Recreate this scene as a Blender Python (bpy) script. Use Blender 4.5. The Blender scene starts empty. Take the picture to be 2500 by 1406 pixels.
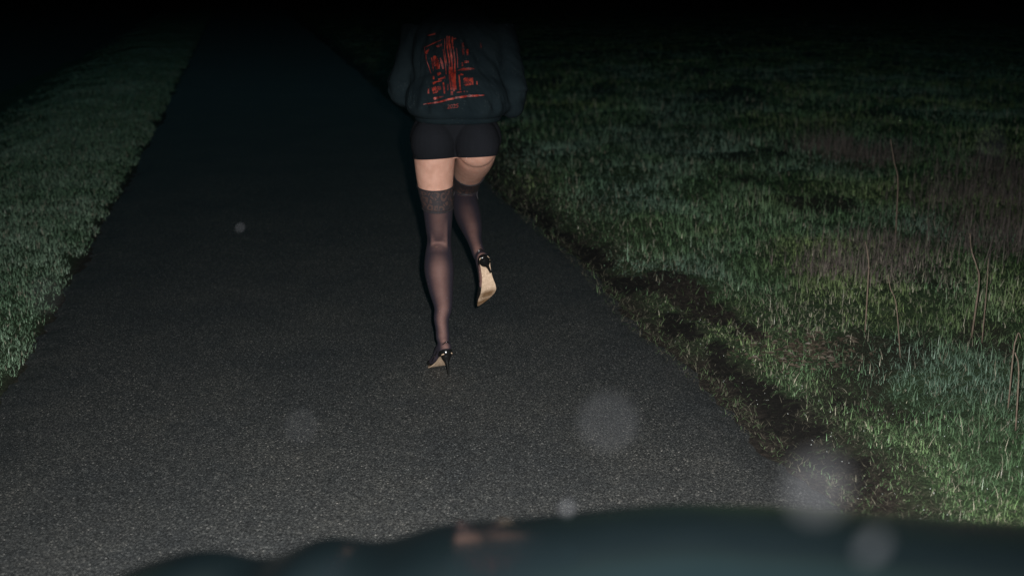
import bpy, bmesh, math, random
import numpy as np
from mathutils import Vector, Matrix
from mathutils.bvhtree import BVHTree
random.seed(7); rng = np.random.default_rng(7)
S = bpy.context.scene; COL = S.collection; R = math.radians

# ---------------------------------------------------------------- camera
CH = 1.67; PITCH = R(16.6); FPX = 2700.0
cam = bpy.data.objects.new('camera', bpy.data.cameras.new('camera')); COL.objects.link(cam)
cam.location = (0, 0, CH); cam.rotation_euler = (R(90) - PITCH, 0, 0)
cam.data.sensor_width = 36; cam.data.lens = 36 * FPX / 2500
cam.data.clip_start = 0.02; cam.data.clip_end = 2000
cam.data.dof.use_dof = True; cam.data.dof.focus_distance = 4.45
cam.data.dof.aperture_fstop = cam.data.lens / 1000 / 0.019
S.camera = cam
# ---------------------------------------------------------------- night sky
W = bpy.data.worlds.new('World'); S.world = W; W.use_nodes = True
wn = W.node_tree.nodes; sky = wn.new('ShaderNodeTexSky'); sky.sky_type = 'NISHITA'
sky.sun_disc = False; sky.sun_elevation = R(-1); sky.sun_rotation = R(160)
tint = wn.new('ShaderNodeMix'); tint.data_type = 'RGBA'; tint.blend_type = 'MULTIPLY'; tint.inputs[0].default_value = 1; tint.inputs[7].default_value = (.26, .74, .90, 1)
W.node_tree.links.new(sky.outputs[0], tint.inputs[6]); W.node_tree.links.new(tint.outputs[2], wn['Background'].inputs[0]); wn['Background'].inputs[1].default_value = 0.14
# ---------------------------------------------------------------- the photographer's flash
fl = bpy.data.lights.new('camera_flash', 'SPOT'); fl.energy = 1500; fl.spot_size = R(118); fl.spot_blend = 1.0
fl.shadow_soft_size = 0.018; fl.color = (1.0, 0.98, 0.96)
flo = bpy.data.objects.new('camera_flash', fl); COL.objects.link(flo)
flo.location = (0.06, 0.25, 1.655); flo.rotation_euler = (R(90 - 50), 0, 0)
S.view_settings.view_transform = 'Standard'; S.view_settings.look = 'None'
S.view_settings.exposure = 0; S.view_settings.gamma = 1

# ---------------------------------------------------------------- helpers
def ray(px, py):
    a = (px - 1250) / FPX; b = (703 - py) / FPX
    return Vector((a, math.cos(PITCH) + b * math.sin(PITCH), -math.sin(PITCH) + b * math.cos(PITCH)))
def P(px, py, Y):
    r = ray(px, py); return Vector((0, 0, CH)) + r * (Y / r.y)
def G(px, py, z=0.0):
    r = ray(px, py); return Vector((0, 0, CH)) + r * ((z - CH) / r.z)
def depth(p): return p.y * math.cos(PITCH) + (CH - p.z) * math.sin(PITCH)

def link(name, me, mat=None, parent=None, smooth=True):
    o = bpy.data.objects.new(name, me); COL.objects.link(o)
    if mat is not None: me.materials.append(mat)
    if parent is not None: o.parent = parent
    if smooth and len(me.polygons): me.polygons.foreach_set('use_smooth', [True] * len(me.polygons))
    return o
def tag(o, label=None, cat=None, group=None, kind=None):
    if label: o['label'] = label
    if cat: o['category'] = cat
    if group: o['group'] = group
    if kind: o['kind'] = kind
    return o
def empty(name, loc, label, cat, group=None):
    o = bpy.data.objects.new(name, None); COL.objects.link(o); o.location = loc
    return tag(o, label, cat, group)
def from_bm(name, bm):
    me = bpy.data.meshes.new(name); bm.to_mesh(me); bm.free(); return me

def vnoise(x, y, seed=0):
    x = np.asarray(x, float); y = np.asarray(y, float)
    xi = np.floor(x).astype(np.int64); yi = np.floor(y).astype(np.int64)
    fx = x - xi; fy = y - yi; fx = fx * fx * (3 - 2 * fx); fy = fy * fy * (3 - 2 * fy)
    def h(a, b):
        n = (a * 374761393 + b * 668265263 + seed * 974711) & 0xffffffff
        n = ((n ^ (n >> 13)) * 1274126177) & 0xffffffff
        return ((n ^ (n >> 16)) & 0xffff) / 65535.0
    return (h(xi, yi) * (1 - fx) + h(xi + 1, yi) * fx) * (1 - fy) + (h(xi, yi + 1) * (1 - fx) + h(xi + 1, yi + 1) * fx) * fy
def fbm(x, y, seed=0, o=4):
    t = 0; a = 0.5
    for k in range(o): t = t + a * vnoise(np.asarray(x) * 2 ** k, np.asarray(y) * 2 ** k, seed + k * 17); a *= 0.5
    return t

# ---------------------------------------------------------------- materials
class Mat:
    def __init__(s, name):
        s.m = bpy.data.materials.new(name); s.m.use_nodes = True; s.t = s.m.node_tree; s.n = s.t.nodes; s.b = s.n['Principled BSDF']
        s.out = s.n['Material Output']
    def new(s, t, **kw):
        n = s.n.new(t)
        for k, v in kw.items(): setattr(n, k, v)
        return n
    def l(s, a, b): s.t.links.new(a, b)
    def set(s, **kw):
        for k, v in kw.items():
            s.b.inputs[k.replace('_', ' ')].default_value = v
        return s
    def coord(s, which='Object'): return s.new('ShaderNodeTexCoord').outputs[which]
    def noise(s, scale, detail=4, rough=0.6, vec=None):
        n = s.new('ShaderNodeTexNoise'); n.inputs['Scale'].default_value = scale; n.inputs['Detail'].default_value = detail
        n.inputs['Roughness'].default_value = rough; s.l(vec if vec is not None else s.coord(), n.inputs['Vector']); return n
    def vor(s, scale, vec=None, feature='F1'):
        n = s.new('ShaderNodeTexVoronoi'); n.feature = feature; n.inputs['Scale'].default_value = scale
        s.l(vec if vec is not None else s.coord(), n.inputs['Vector']); return n
    def ramp(s, fac, stops):
        r = s.new('ShaderNodeValToRGB'); e = r.color_ramp.elements
        while len(e) < len(stops): e.new(0.5)
        for i, (p, c) in enumerate(stops):
            e[i].position = p; e[i].color = (*c, 1) if len(c) == 3 else c
        s.l(fac, r.inputs[0]); return r.outputs[0]
    def mix(s, fac, a, b, mode='MIX'):
        n = s.new('ShaderNodeMix', data_type='RGBA', blend_type=mode)
        for v, i in ((fac, 0), (a, 6), (b, 7)):
            if hasattr(v, 'links'): s.l(v, n.inputs[i])
            else: n.inputs[i].default_value = v if i == 0 else (*v, 1)
        return n.outputs[2]
    def math(s, op, a, b=None):
        n = s.new('ShaderNodeMath', operation=op)
        for i, v in enumerate((a, b)):
            if v is None: continue
            if hasattr(v, 'links'): s.l(v, n.inputs[i])
            else: n.inputs[i].default_value = v
        return n.outputs[0]
    def bump(s, h, dist, strength=1):
        b = s.new('ShaderNodeBump'); b.inputs['Distance'].default_value = dist; b.inputs['Strength'].default_value = strength
        s.l(h, b.inputs['Height']); s.l(b.outputs[0], s.b.inputs['Normal']); return b
    def col(s, c): s.l(c, s.b.inputs['Base Color'])

def plain(name, c, rough=0.5, **kw):
    m = Mat(name); m.set(Base_Color=(*c, 1), Roughness=rough, **kw); return m.m

def asphalt():
    m = Mat('asphalt chippings')
    v = m.vor(185); v2 = m.vor(380)
    stone = m.ramp(m.new('ShaderNodeSeparateColor').outputs[0] if False else v.outputs['Color'], [(0, (.013, .0145, .0155)), (.55, (.050, .054, .055)), (.85, (.112, .116, .112)), (1, (.36, .35, .33))])
    fine = m.ramp(v2.outputs['Color'], [(0, (.35, .35, .35)), (1, (1.5, 1.5, 1.5))])
    c = m.mix(1.0, stone, fine, 'MULTIPLY')
    gap = m.ramp(v.outputs['Distance'], [(0.25, (1, 1, 1)), (.75, (.35, .35, .35))])
    c = m.mix(1.0, c, gap, 'MULTIPLY')
    big = m.ramp(m.noise(1.6, 6, .7).outputs[0], [(.3, (.60, .64, .68)), (.7, (1.18, 1.13, 1.05))])
    c = m.mix(1.0, c, big, 'MULTIPLY')
    m.col(c)
    h = m.math('ADD', m.math('MULTIPLY', v.outputs['Distance'], -1.0), m.math('MULTIPLY', m.noise(60, 3).outputs[0], .6))
    m.bump(h, .005, .8); m.set(Roughness=.62)
    return m.m
def soil():
    m = Mat('dark soil')
    c = m.ramp(m.noise(9, 8, .7).outputs[0], [(.3, (.008, .007, .005)), (.55, (.03, .023, .016)), (.8, (.07, .052, .036))])
    c2 = m.mix(m.ramp(m.noise(120, 3).outputs[0], [(.6, (0, 0, 0)), (.75, (1, 1, 1))]), c, (.09, .075, .055))
    m.col(c2); m.bump(m.noise(45, 8, .75).outputs[0], .03, 1); m.set(Roughness=.85)
    return m.m
def verge():
    m = Mat('turf and soil'); at = m.new('ShaderNodeAttribute', attribute_name='turf')
    so = m.ramp(m.noise(38, 8, .8).outputs[0], [(.33, (.008, .0072, .006)), (.5, (.034, .028, .023)), (.68, (.095, .078, .062))])
    gr = m.ramp(m.noise(55, 8, .8).outputs[0], [(.32, (.012, .022, .010)), (.5, (.045, .080, .035)), (.7, (.11, .16, .08))])
    wt = m.new('ShaderNodeAttribute', attribute_name='wet'); so = m.mix(wt.outputs['Fac'], so, m.ramp(m.noise(30, 8, .8).outputs[0], [(.35, (.004, .0045, .0045)), (.6, (.018, .0165, .014)), (.75, (.05, .042, .033))]))
    m.col(m.mix(at.outputs['Fac'], so, gr)); m.bump(m.noise(70, 8, .8).outputs[0], .04, 1); m.set(Roughness=.8); m.b.inputs['Specular IOR Level'].default_value = .2
    return m.m
def blades(name, rough=.42, spec=.5):
    m = Mat(name); a = m.new('ShaderNodeAttribute', attribute_name='tint'); m.col(a.outputs['Color'])
    m.set(Roughness=rough); m.b.inputs['Specular IOR Level'].default_value = spec
    m.b.inputs['Transmission Weight'].default_value = 0
    return m.m
def skin():
    m = Mat('skin'); n = m.noise(30, 4)
    m.col(m.ramp(n.outputs[0], [(.3, (.42, .225, .165)), (.7, (.52, .30, .23))]))
    m.set(Roughness=.6); m.b.inputs['Specular IOR Level'].default_value = .3; m.b.inputs['Subsurface Weight'].default_value = .12; m.b.inputs['Subsurface Radius'].default_value = (.012, .005, .003)
    m.bump(m.noise(400, 2).outputs[0], .0006, .4)
    return m.m
def sheer(name, a0):
    """knitted mesh: the more obliquely a thread layer is crossed, the more of it is thread"""
    m = Mat(name); geo = m.new('ShaderNodeLayerWeight'); geo.inputs[0].default_value = .5
    cos = m.math('MAXIMUM', m.math('SUBTRACT', 1.0, geo.outputs['Facing']), .06)
    t = m.math('POWER', 1 - a0, m.math('POWER', m.math('DIVIDE', 1.0, cos), 2.2))
    dens = m.math('SUBTRACT', 1.0, t)
    tr = m.new('ShaderNodeBsdfTransparent'); tr.inputs[0].default_value = (1, .97, .98, 1)
    mx = m.new('ShaderNodeMixShader'); m.l(dens, mx.inputs[0]); m.l(tr.outputs[0], mx.inputs[1]); m.l(m.b.outputs[0], mx.inputs[2])
    m.l(mx.outputs[0], m.out.inputs[0]); m.set(Base_Color=(.020, .017, .025, 1), Roughness=.75); m.b.inputs['Specular IOR Level'].default_value = .25; return m.m
def lace():
    m = Mat('black lace'); co = m.coord()
    w = m.noise(22, 2, .5, co); mp = m.new('ShaderNodeVectorMath', operation='SCALE'); m.l(w.outputs['Color'], mp.inputs[0]); mp.inputs['Scale'].default_value = .03
    ad = m.new('ShaderNodeVectorMath', operation='ADD'); m.l(co, ad.inputs[0]); m.l(mp.outputs[0], ad.inputs[1])
    v = m.vor(30, ad.outputs[0]); v2 = m.vor(30, ad.outputs[0], 'DISTANCE_TO_EDGE')
    petal = m.math('GREATER_THAN', m.math('SINE', m.math('MULTIPLY', v.outputs['Distance'], 13.0)), .25)
    edge = m.math('LESS_THAN', v2.outputs['Distance'], .07)
    pat = m.math('MAXIMUM', petal, edge)
    fac = m.math('ADD', m.math('MULTIPLY', pat, .26), .70)
    tr = m.new('ShaderNodeBsdfTransparent')
    mx = m.new('ShaderNodeMixShader'); m.l(fac, mx.inputs[0]); m.l(tr.outputs[0], mx.inputs[1]); m.l(m.b.outputs[0], mx.inputs[2])
    m.l(mx.outputs[0], m.out.inputs[0]); m.set(Base_Color=(.022, .018, .021, 1), Roughness=.6); return m.m
def cotton(name, c0, c1, fleck):
    m = Mat(name); c = m.ramp(m.noise(5, 5).outputs[0], [(.35, c0), (.65, c1)])
    v = m.vor(130); f = m.math('LESS_THAN', v.outputs['Distance'], .16)
    f = m.math('MULTIPLY', f, m.math('GREATER_THAN', m.noise(14, 2).outputs[0], .56))
    m.col(m.mix(f, c, fleck)); m.set(Roughness=.95); m.b.inputs['Specular IOR Level'].default_value = .06
    m.bump(m.noise(260, 3).outputs[0], .002, .6); return m.m
def print_ink():
    m = Mat('red print ink'); n = m.noise(38, 5, .7)
    m.col(m.ramp(n.outputs[0], [(.38, (.03, .002, .002)), (.52, (.19, .011, .005)), (.68, (.36, .04, .014))])); m.set(Roughness=.6); return m.m
def sole_leather():
    m = Mat('tan sole leather'); at = m.new('ShaderNodeAttribute', attribute_name='tint')
    n = m.ramp(m.noise(90, 5, .7).outputs[0], [(.35, (.75, .72, .68)), (.65, (1.1, 1.1, 1.1))])
    m.col(m.mix(1.0, at.outputs['Color'], n, 'MULTIPLY')); m.set(Roughness=.5); return m.m
def paint():
    m = Mat('black car paint'); n = m.noise(3, 3)
    m.col(m.ramp(n.outputs[0], [(.3, (.0012, .0022, .0026)), (.7, (.0018, .003, .0036))]))
    m.set(Roughness=.14, IOR=1.55); m.b.inputs['Coat Weight'].default_value = .3; m.b.inputs['Coat Roughness'].default_value = .03
    return m.m
def pale_bead():  # pale see-through film for the added beads that imitate smudges on glass
    m = Mat('smudge bead'); oi = m.new('ShaderNodeObjectInfo'); tr = m.new('ShaderNodeBsdfTransparent'); df = m.new('ShaderNodeBsdfDiffuse'); df.inputs[0].default_value = (.75, .78, .85, 1)
    mx = m.new('ShaderNodeMixShader'); m.l(oi.outputs['Alpha'], mx.inputs[0]); m.l(tr.outputs[0], mx.inputs[1]); m.l(df.outputs[0], mx.inputs[2]); m.l(mx.outputs[0], m.out.inputs[0]); return m.m
M = dict(asphalt=asphalt(), soil=soil(), verge=verge(), grass=blades('grass blades'), dead=blades('dead grass', .7, .25), skin=skin(),
         sheer=sheer('sheer black nylon', .53), sheer_lit=sheer('sheer black nylon lit copy', .36), lace=lace(), welt=plain('black knit edging', (.014, .012, .015), .7),  # second nylon is a lit copy, thinned to brighten the raised calf
         shorts=cotton('black jersey', (.008, .009, .011), (.011, .012, .015), (.012, .012, .014)),
         jumper=cotton('washed black sweatshirt', (.0065, .0115, .0145), (.011, .0175, .0205), (.055, .07, .07)),
         ink=print_ink(), patent=plain('black patent leather', (.006, .006, .006), .18), sole=sole_leather(),
         hair=plain('dark brown hair', (.02, .012, .008), .45), paint=paint(), rubber=plain('black rubber', (.004, .004, .004), .8),
         trim=plain('matt black trim', (.0006, .0006, .0006), 1.0, Specular_IOR_Level=0.0), chrome=plain('chrome', (.6, .6, .6), .15, Metallic=1),
         lens=plain('headlamp lens', (.5, .5, .5), .08, Metallic=.6), bark=None, dew=plain('dew', (.8, .85, .82), .1),
         pale_bead=pale_bead())

# ---------------------------------------------------------------- terrain
LE = [(-260, 1406), (-90, 1130), (30, 930), (110, 800), (180, 665), (250, 540), (330, 410), (400, 275), (440, 195), (470, 130)]
RE = [(2330, 1406), (2150, 1262), (1946, 1109), (1862, 1039), (1770, 951), (1659, 859), (1594, 813), (1540, 755), (1475, 680), (1400, 605), (1320, 545), (1220, 455), (1050, 310), (900, 190), (830, 130)]
le = [G(*p) for p in LE]; re = [G(*p) for p in RE]
def edge_fn(pts):
    ys = np.array([p.y for p in pts]); xs = np.array([p.x for p in pts])
    a = (xs[1] - xs[0]) / (ys[1] - ys[0]); b = (xs[-1] - xs[-3]) / (ys[-1] - ys[-3])
    def f(y):
        y = np.asarray(y, float); r = np.interp(y, ys, xs)
        r = np.where(y < ys[0], xs[0] + a * (y - ys[0]) * .6, r); return np.where(y > ys[-1], xs[-1] + b * (y - ys[-1]), r)
    return f
xl = edge_fn(le); xr = edge_fn(re)
ZP = lambda L: [G(1400 + a / 2.1625, 600 + b / 2.1625) for a, b in L]
PATCH = [ZP(q) for q in ([(640, 560), (710, 520), (800, 515), (860, 590), (900, 640), (1000, 720), (1080, 780), (1250, 850), (1265, 960), (1330, 1060), (1500, 1150), (1560, 1260), (1300, 1150), (1180, 1100), (1040, 980), (900, 830), (760, 690)],
    [(250, 190), (480, 150), (620, 230), (760, 330), (860, 390), (1000, 460), (1030, 530), (940, 550), (800, 450), (640, 400), (480, 320), (320, 270)], [(420, 370), (560, 380), (660, 440), (700, 500), (560, 490), (440, 430)],
    [(110, 110), (250, 150), (360, 240), (230, 250), (150, 190)], [(-60, -30), (40, 0), (140, 70), (240, 110), (120, 110), (0, 60)], [(-330, -260), (-200, -190), (-80, -90), (-20, -20), (-140, -70), (-280, -180)], [(1330, 760), (1480, 800), (1580, 860), (1520, 880), (1390, 830)])]
def patch(x, y, wet=False):
    x = np.asarray(x, float); y = np.asarray(y, float)
    wx = x + .20 * (fbm(x * 5, y * 5, 401) - .5) + .14 * (fbm(x * 21, y * 21, 403) - .5); wy = y + .36 * (fbm(x * 5, y * 5, 402) - .5) + .16 * (fbm(x * 21, y * 21, 404) - .5)
    out = np.zeros(x.shape, bool)
    for k_, pl in enumerate(PATCH):
        if wet and k_ == 1: continue
        c = np.zeros(x.shape, bool)
        for a, b in zip(pl, pl[1:] + pl[:1]):
            c ^= ((a.y > wy) != (b.y > wy)) & (wx < (b.x - a.x) * (wy - a.y) / (b.y - a.y + 1e-9) + a.x)
        out |= c
    return out
def height(x, y):
    x = np.asarray(x, float); y = np.asarray(y, float)
    sr = x - xr(y); sl = xl(y) - x
    n = fbm(x * 2.3, y * 2.3, 3) - .5; n2 = fbm(x * 9, y * 9, 9) - .5
    z = np.full(x.shape, -.03)
    a = np.clip(sr / .25, 0, 1); a = a * a * (3 - 2 * a)
    zr = -.03 + .055 * a + .10 * np.clip(sr - .5, 0, 4) * .45 + .10 * n * np.clip(sr / .4, 0, 1.3) + .035 * n2 * np.clip(sr / .2, 0, 1)
    b = np.clip(sl / .15, 0, 1)
    zl = -.03 + .05 * b + .03 * n * b + .012 * n2 * b - .16 * np.clip(sl - .9 - .8 * n, 0, 6) ** 1.5
    return np.where(sr > 0, zr, np.where(sl > 0, zl, z))
def grid_mesh(name, xs, ys, zf):
    X, Y = np.meshgrid(xs, ys); Z = zf(X, Y); nx, ny = len(xs), len(ys)
    v = np.stack([X, Y, Z], -1).reshape(-1, 3); i = np.arange(nx * ny).reshape(ny, nx)
    f = np.stack([i[:-1, :-1], i[:-1, 1:], i[1:, 1:], i[1:, :-1]], -1).reshape(-1, 4)
    return np_mesh(name, v, f)
def np_mesh(name, v, f, tris=None):
    me = bpy.data.meshes.new(name); me.vertices.add(len(v)); me.vertices.foreach_set('co', np.asarray(v, np.float32).ravel())
    nq = len(f); nt = 0 if tris is None else len(tris)
    me.loops.add(nq * 4 + nt * 3); me.polygons.add(nq + nt)
    li = np.asarray(f, np.int32).ravel()
    if nt: li = np.concatenate([li, np.asarray(tris, np.int32).ravel()])
    me.loops.foreach_set('vertex_index', li)
    st = np.concatenate([np.arange(nq) * 4, nq * 4 + np.arange(nt) * 3]).astype(np.int32)
    me.polygons.foreach_set('loop_start', st)
    me.update(calc_edges=True); return me
tag(link('ground', grid_mesh('ground', np.linspace(-300, 300, 31), np.linspace(-100, 500, 31), lambda x, y: -3.6 + 0 * x + 0 * y), M['soil']), kind='structure')
vg = grid_mesh('verge_ground', np.linspace(-9, 12, 560), np.concatenate([np.linspace(-3, 1.8, 30)[:-1], np.linspace(1.8, 9, 340)[:-1], np.linspace(9, 60, 300)]), height)
def turf(x, y):
    sr = x - xr(y); sl = xl(y) - x; n2 = fbm(x * 7, y * 7, 31); bare = fbm(x * 1.9 + 3, y * 1.1, 55)
    a = np.clip((sr + .03 - .30 * (n2 - .2)) / .22, 0, 1) * np.clip((bare - .22) * 9, .3, 1)
    a = np.where(patch(x, y), 0, a)
    return np.maximum(np.where(sr > 0, a, 0), np.where(sl > 0, np.clip(sl / .08, 0, 1), 0))
co_ = np.zeros(len(vg.vertices) * 3, np.float32); vg.vertices.foreach_get('co', co_); co_ = co_.reshape(-1, 3).astype(float)
at_ = vg.attributes.new('turf', 'FLOAT', 'POINT'); at_.data.foreach_set('value', turf(co_[:, 0], co_[:, 1]).astype(np.float32))
at_ = vg.attributes.new('wet', 'FLOAT', 'POINT'); at_.data.foreach_set('value', patch(co_[:, 0], co_[:, 1], True).astype(np.float32) * .8)
tag(link('verge_ground', vg, M['verge']), kind='structure')
# road: ragged edges, slight camber
ys = np.concatenate([np.linspace(-3, 1.8, 40)[:-1], np.linspace(1.8, 9, 420)[:-1], np.linspace(9, 60, 300)]); ts = np.linspace(0, 1, 30)
Yg, Tg = np.meshgrid(ys, ts, indexing='ij')
rl = xl(Yg) - .03 + .14 * (fbm(Yg * 2.4, Yg * 0, 41) - .5) + .05 * (vnoise(Yg * 22, Yg * 0, 5) - .5)
rr = xr(Yg) + .16 * (fbm(Yg * 2.2, Yg * 0, 77) - .5) + .08 * (fbm(Yg * 11, Yg * 0, 6) - .5)
Xg = rl + (rr - rl) * Tg; e = np.minimum(Tg, 1 - Tg) * (rr - rl)
Zg = -.035 + .035 * np.clip(e / .03, 0, 1) + .012 * np.sin(np.pi * Tg) - .006 + .006 * (fbm(Xg * 1.5, Yg * 1.5, 8) - .5)
i = np.arange(Yg.size).reshape(Yg.shape)
f = np.stack([i[:-1, :-1], i[:-1, 1:], i[1:, 1:], i[1:, :-1]], -1).reshape(-1, 4)
tag(link('road', np_mesh('road', np.stack([Xg, Yg, Zg], -1).reshape(-1, 3), f), M['asphalt']), kind='structure')

# ---------------------------------------------------------------- grass
def blade_mesh(name, base, az, L, Wd, lean, curl, col):
    n = len(base); d = np.stack([np.cos(az), np.sin(az), 0 * az], -1); s = np.stack([-np.sin(az), np.cos(az), 0 * az], -1)
    V = np.zeros((n, 7, 3)); p = base.copy(); ang = lean.copy(); k = 0
    wd = [1, .85, .55]
    for j in range(3):
        V[:, k] = p - s * (Wd * wd[j] / 2)[:, None]; V[:, k + 1] = p + s * (Wd * wd[j] / 2)[:, None]; k += 2
        p = p + (d * np.sin(ang)[:, None] + np.array([0, 0, 1.]) * np.cos(ang)[:, None]) * (L / 3)[:, None]; ang = ang + curl
    V[:, 6] = p
    o = (np.arange(n) * 7)[:, None]
    q = np.concatenate([o + np.array([0, 1, 3, 2]), o + np.array([2, 3, 5, 4])]); t = o + np.array([4, 5, 6])
    me = np_mesh(name, V.reshape(-1, 3), q, t)
    c = np.ones((n, 7, 4), np.float32); c[:, :, :3] = col[:, None, :]
    at = me.attributes.new('tint', 'FLOAT_COLOR', 'POINT'); at.data.foreach_set('color', c.ravel()); return me
def scatter(n, side):
    """points over a verge, thinning with distance the way a ground photo needs"""
    out = []; tot = 0
    while tot < n:
        k = n * 3; Yr = 1.6 * (46 / 1.6) ** rng.random(k)
        Sr = (rng.random(k) ** 1.0) * np.where(side > 0, .6 + Yr * .75, 2.2)
        x = xr(Yr) + Sr if side > 0 else xl(Yr) - Sr
        keep = (np.abs(x) < .62 * Yr + 1.6) & (x < 11.5)
        pts = np.stack([x, Yr, Sr], -1)[keep]; out.append(pts); tot += len(pts)
    return np.concatenate(out)[:n]
def pick(cols, idx): return np.array(cols)[idx]
# right verge
N = 640000; p = scatter(N, 1); x, y, s = p.T
n1 = fbm(x * 2.6, y * 2.6, 21); n2 = fbm(x * 7, y * 7, 31); bare = fbm(x * 1.9 + 3, y * 1.1, 55)
brown = np.exp(-(((x - 1.35) / .30) ** 2 + ((y - 4.9) / .35) ** 2)) + .8 * np.exp(-(((x - 2.1) / .28) ** 2 + ((y - 5.6) / .5) ** 2))
prob = np.clip((s + .03 - .30 * (n2 - .2)) / .22, 0, 1) * np.clip((bare - .22) * 9, .3, 1) * (1 - .6 * np.clip(brown, 0, 1))
strip = np.clip((n2 - .53) * 9, 0, 1) * (s > .0)
prob = np.maximum(prob, strip * .5); prob = np.where(patch(x, y), prob * .09, prob)
keep = rng.random(N) < prob; x, y, s, n1, n2, brown = [a[keep] for a in (x, y, s, n1, n2, brown)]; n = len(x)
# a second, finer growth lying low between the tufts
# gather into tufts
tx = np.round(x * 11 + n2 * 2) / 11; ty = np.round(y * 11 + n1 * 2) / 11; pull = rng.random(n) * .55
x2 = x + (tx - x) * pull; y2 = y + (ty - y) * pull
base = np.stack([x2, y2, height(x2, y2) - .004], -1)
far = np.clip(y / 4.5, .75, 7)
L = (.020 + .042 * rng.random(n) ** 1.4) * (.6 + 1.1 * n1) * np.clip(.5 + s * 1.3, .5, 1.25) * (1 + .25 * (np.minimum(far, 3) - 1))
tall = rng.random(n) < .012; L[tall] *= 2
Wd = (.0012 + .0016 * rng.random(n)) * far
az = np.where(rng.random(n) < .6, np.arctan2(y - ty, x - tx), rng.random(n) * 6.283) + rng.normal(0, .6, n)
low = rng.random(n) < .55; L[low] *= .75; lean = np.abs(rng.normal(.6, .42, n)) + low * .6; curl = np.abs(rng.normal(.38, .30, n))
g0 = np.array([.070, .150, .055]); g1 = np.array([.165, .275, .150]); g2 = np.array([.235, .31, .125]); g3 = np.array([.34, .32, .24]); g4 = np.array([.19, .29, .225])
t = np.clip((n1 - .3) * 2.4, 0, 1)[:, None]; col = g0 * (1 - t) + g1 * t
u = fbm(x * 1.2 + 9, y * 1.2, 91); yel = np.clip((u - .52) * 6, 0, 1)[:, None] * .8; col = col * (1 - yel) + g2 * yel
blu = np.clip((.45 - u) * 5, 0, 1)[:, None] * .8; col = col * (1 - blu) + g4 * blu
dry = (rng.random(n) < .10 + .55 * np.clip(brown, 0, 1) + .12 * (s < .35))[:, None]; col = np.where(dry, g3 * (.5 + rng.random((n, 1))), col)
col = col * (.6 + .8 * rng.random((n, 1))) * (.55 + 1.15 * fbm(x * 1.7, y * 1.7, 501))[:, None]
tag(link('grass', blade_mesh('grass', base, az, L, Wd, lean, curl, col), M['grass'], smooth=False), kind='stuff', label='tufted wet green grass on the verge right of the road')
# left verge: short and dense
N = 300000; p = scatter(N, -1); x, y, s = p.T; n1 = fbm(x * 3, y * 3, 121); n2 = fbm(x * 9, y * 9, 131)
keep = rng.random(N) < np.clip((s + .10 - .26 * (fbm(x * 5, y * 5, 133) - .1)) / .07, 0, 1) * np.clip(1.9 - s * .9, .1, 1); x, y, s, n1, n2 = [a[keep] for a in (x, y, s, n1, n2)]; n = len(x)
base = np.stack([x, y, height(x, y) - .003], -1); far = np.clip(y / 4.5, .8, 7)
L = (.016 + .026 * rng.random(n) ** 1.4) * (.7 + .7 * n1) * (1 + .2 * (np.minimum(far, 3) - 1)); Wd = (.0018 + .002 * rng.random(n)) * far
t = np.clip((n1 - .3) * 2.2, 0, 1)[:, None]; col = np.array([.14, .24, .14]) * (1 - t) + np.array([.26, .37, .26]) * t
dry = (rng.random(n) < .08)[:, None]; col = np.where(dry, g3 * .9, col) * (.65 + .7 * rng.random((n, 1)))
tag(link('grass', blade_mesh('grass', base, rng.random(n) * 6.283, L, Wd, np.abs(rng.normal(.55, .42, n)), np.abs(rng.normal(.35, .28, n)), col), M['grass'], smooth=False), kind='stuff', label='short mown grass strip along the left edge of the road')
# dead brown grass brush up the right bank
def brush(n, pts, Lm, name='dead_grass'):
    P_ = np.array([(q[0], q[1]) for q in pts]); w = np.array([q[2] for q in pts]); k = rng.integers(0, len(pts), n)
    x = P_[k, 0] + rng.normal(0, 1, n) * w[k]; y = P_[k, 1] + rng.normal(0, 1, n) * w[k] * 1.2
    L = Lm * (.35 + .9 * rng.random(n)); col = np.array([.15, .125, .10]) * (.45 + .9 * rng.random((n, 1))) + np.array([.0, .0, .01])
    b = np.stack([x, y, height(x, y) - .01], -1)
    return blade_mesh(name, b, rng.random(n) * 6.283, L, .0025 + .003 * rng.random(n), np.abs(rng.normal(.35, .3, n)), rng.normal(.30, .35, n), col)
c = [(2.75, 6.1, .16), (2.95, 6.4, .22), (3.15, 6.9, .25), (3.0, 7.2, .22), (3.5, 7.4, .3), (3.5, 6.5, .3), (3.6, 8.0, .2)]
tag(link('dead_grass', brush(3000, c, .18), M['dead'], smooth=False), kind='stuff', label='tall dead brown grass on the far right of the bank')
c = [(2.7, 8.9, .14), (2.95, 8.7, .16), (2.6, 9.2, .14)]
tag(link('dead_grass', brush(900, c, .22), M['dead'], smooth=False), kind='stuff', label='brown dry clump far off on the dark bank')
c = [(1.75, 5.8, .12), (2.05, 5.75, .16), (2.15, 6.2, .18)]
tag(link('dead_grass', brush(1500, c, .12), M['dead'], smooth=False), kind='stuff', label='low russet dead growth among the green of the bank')
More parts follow.
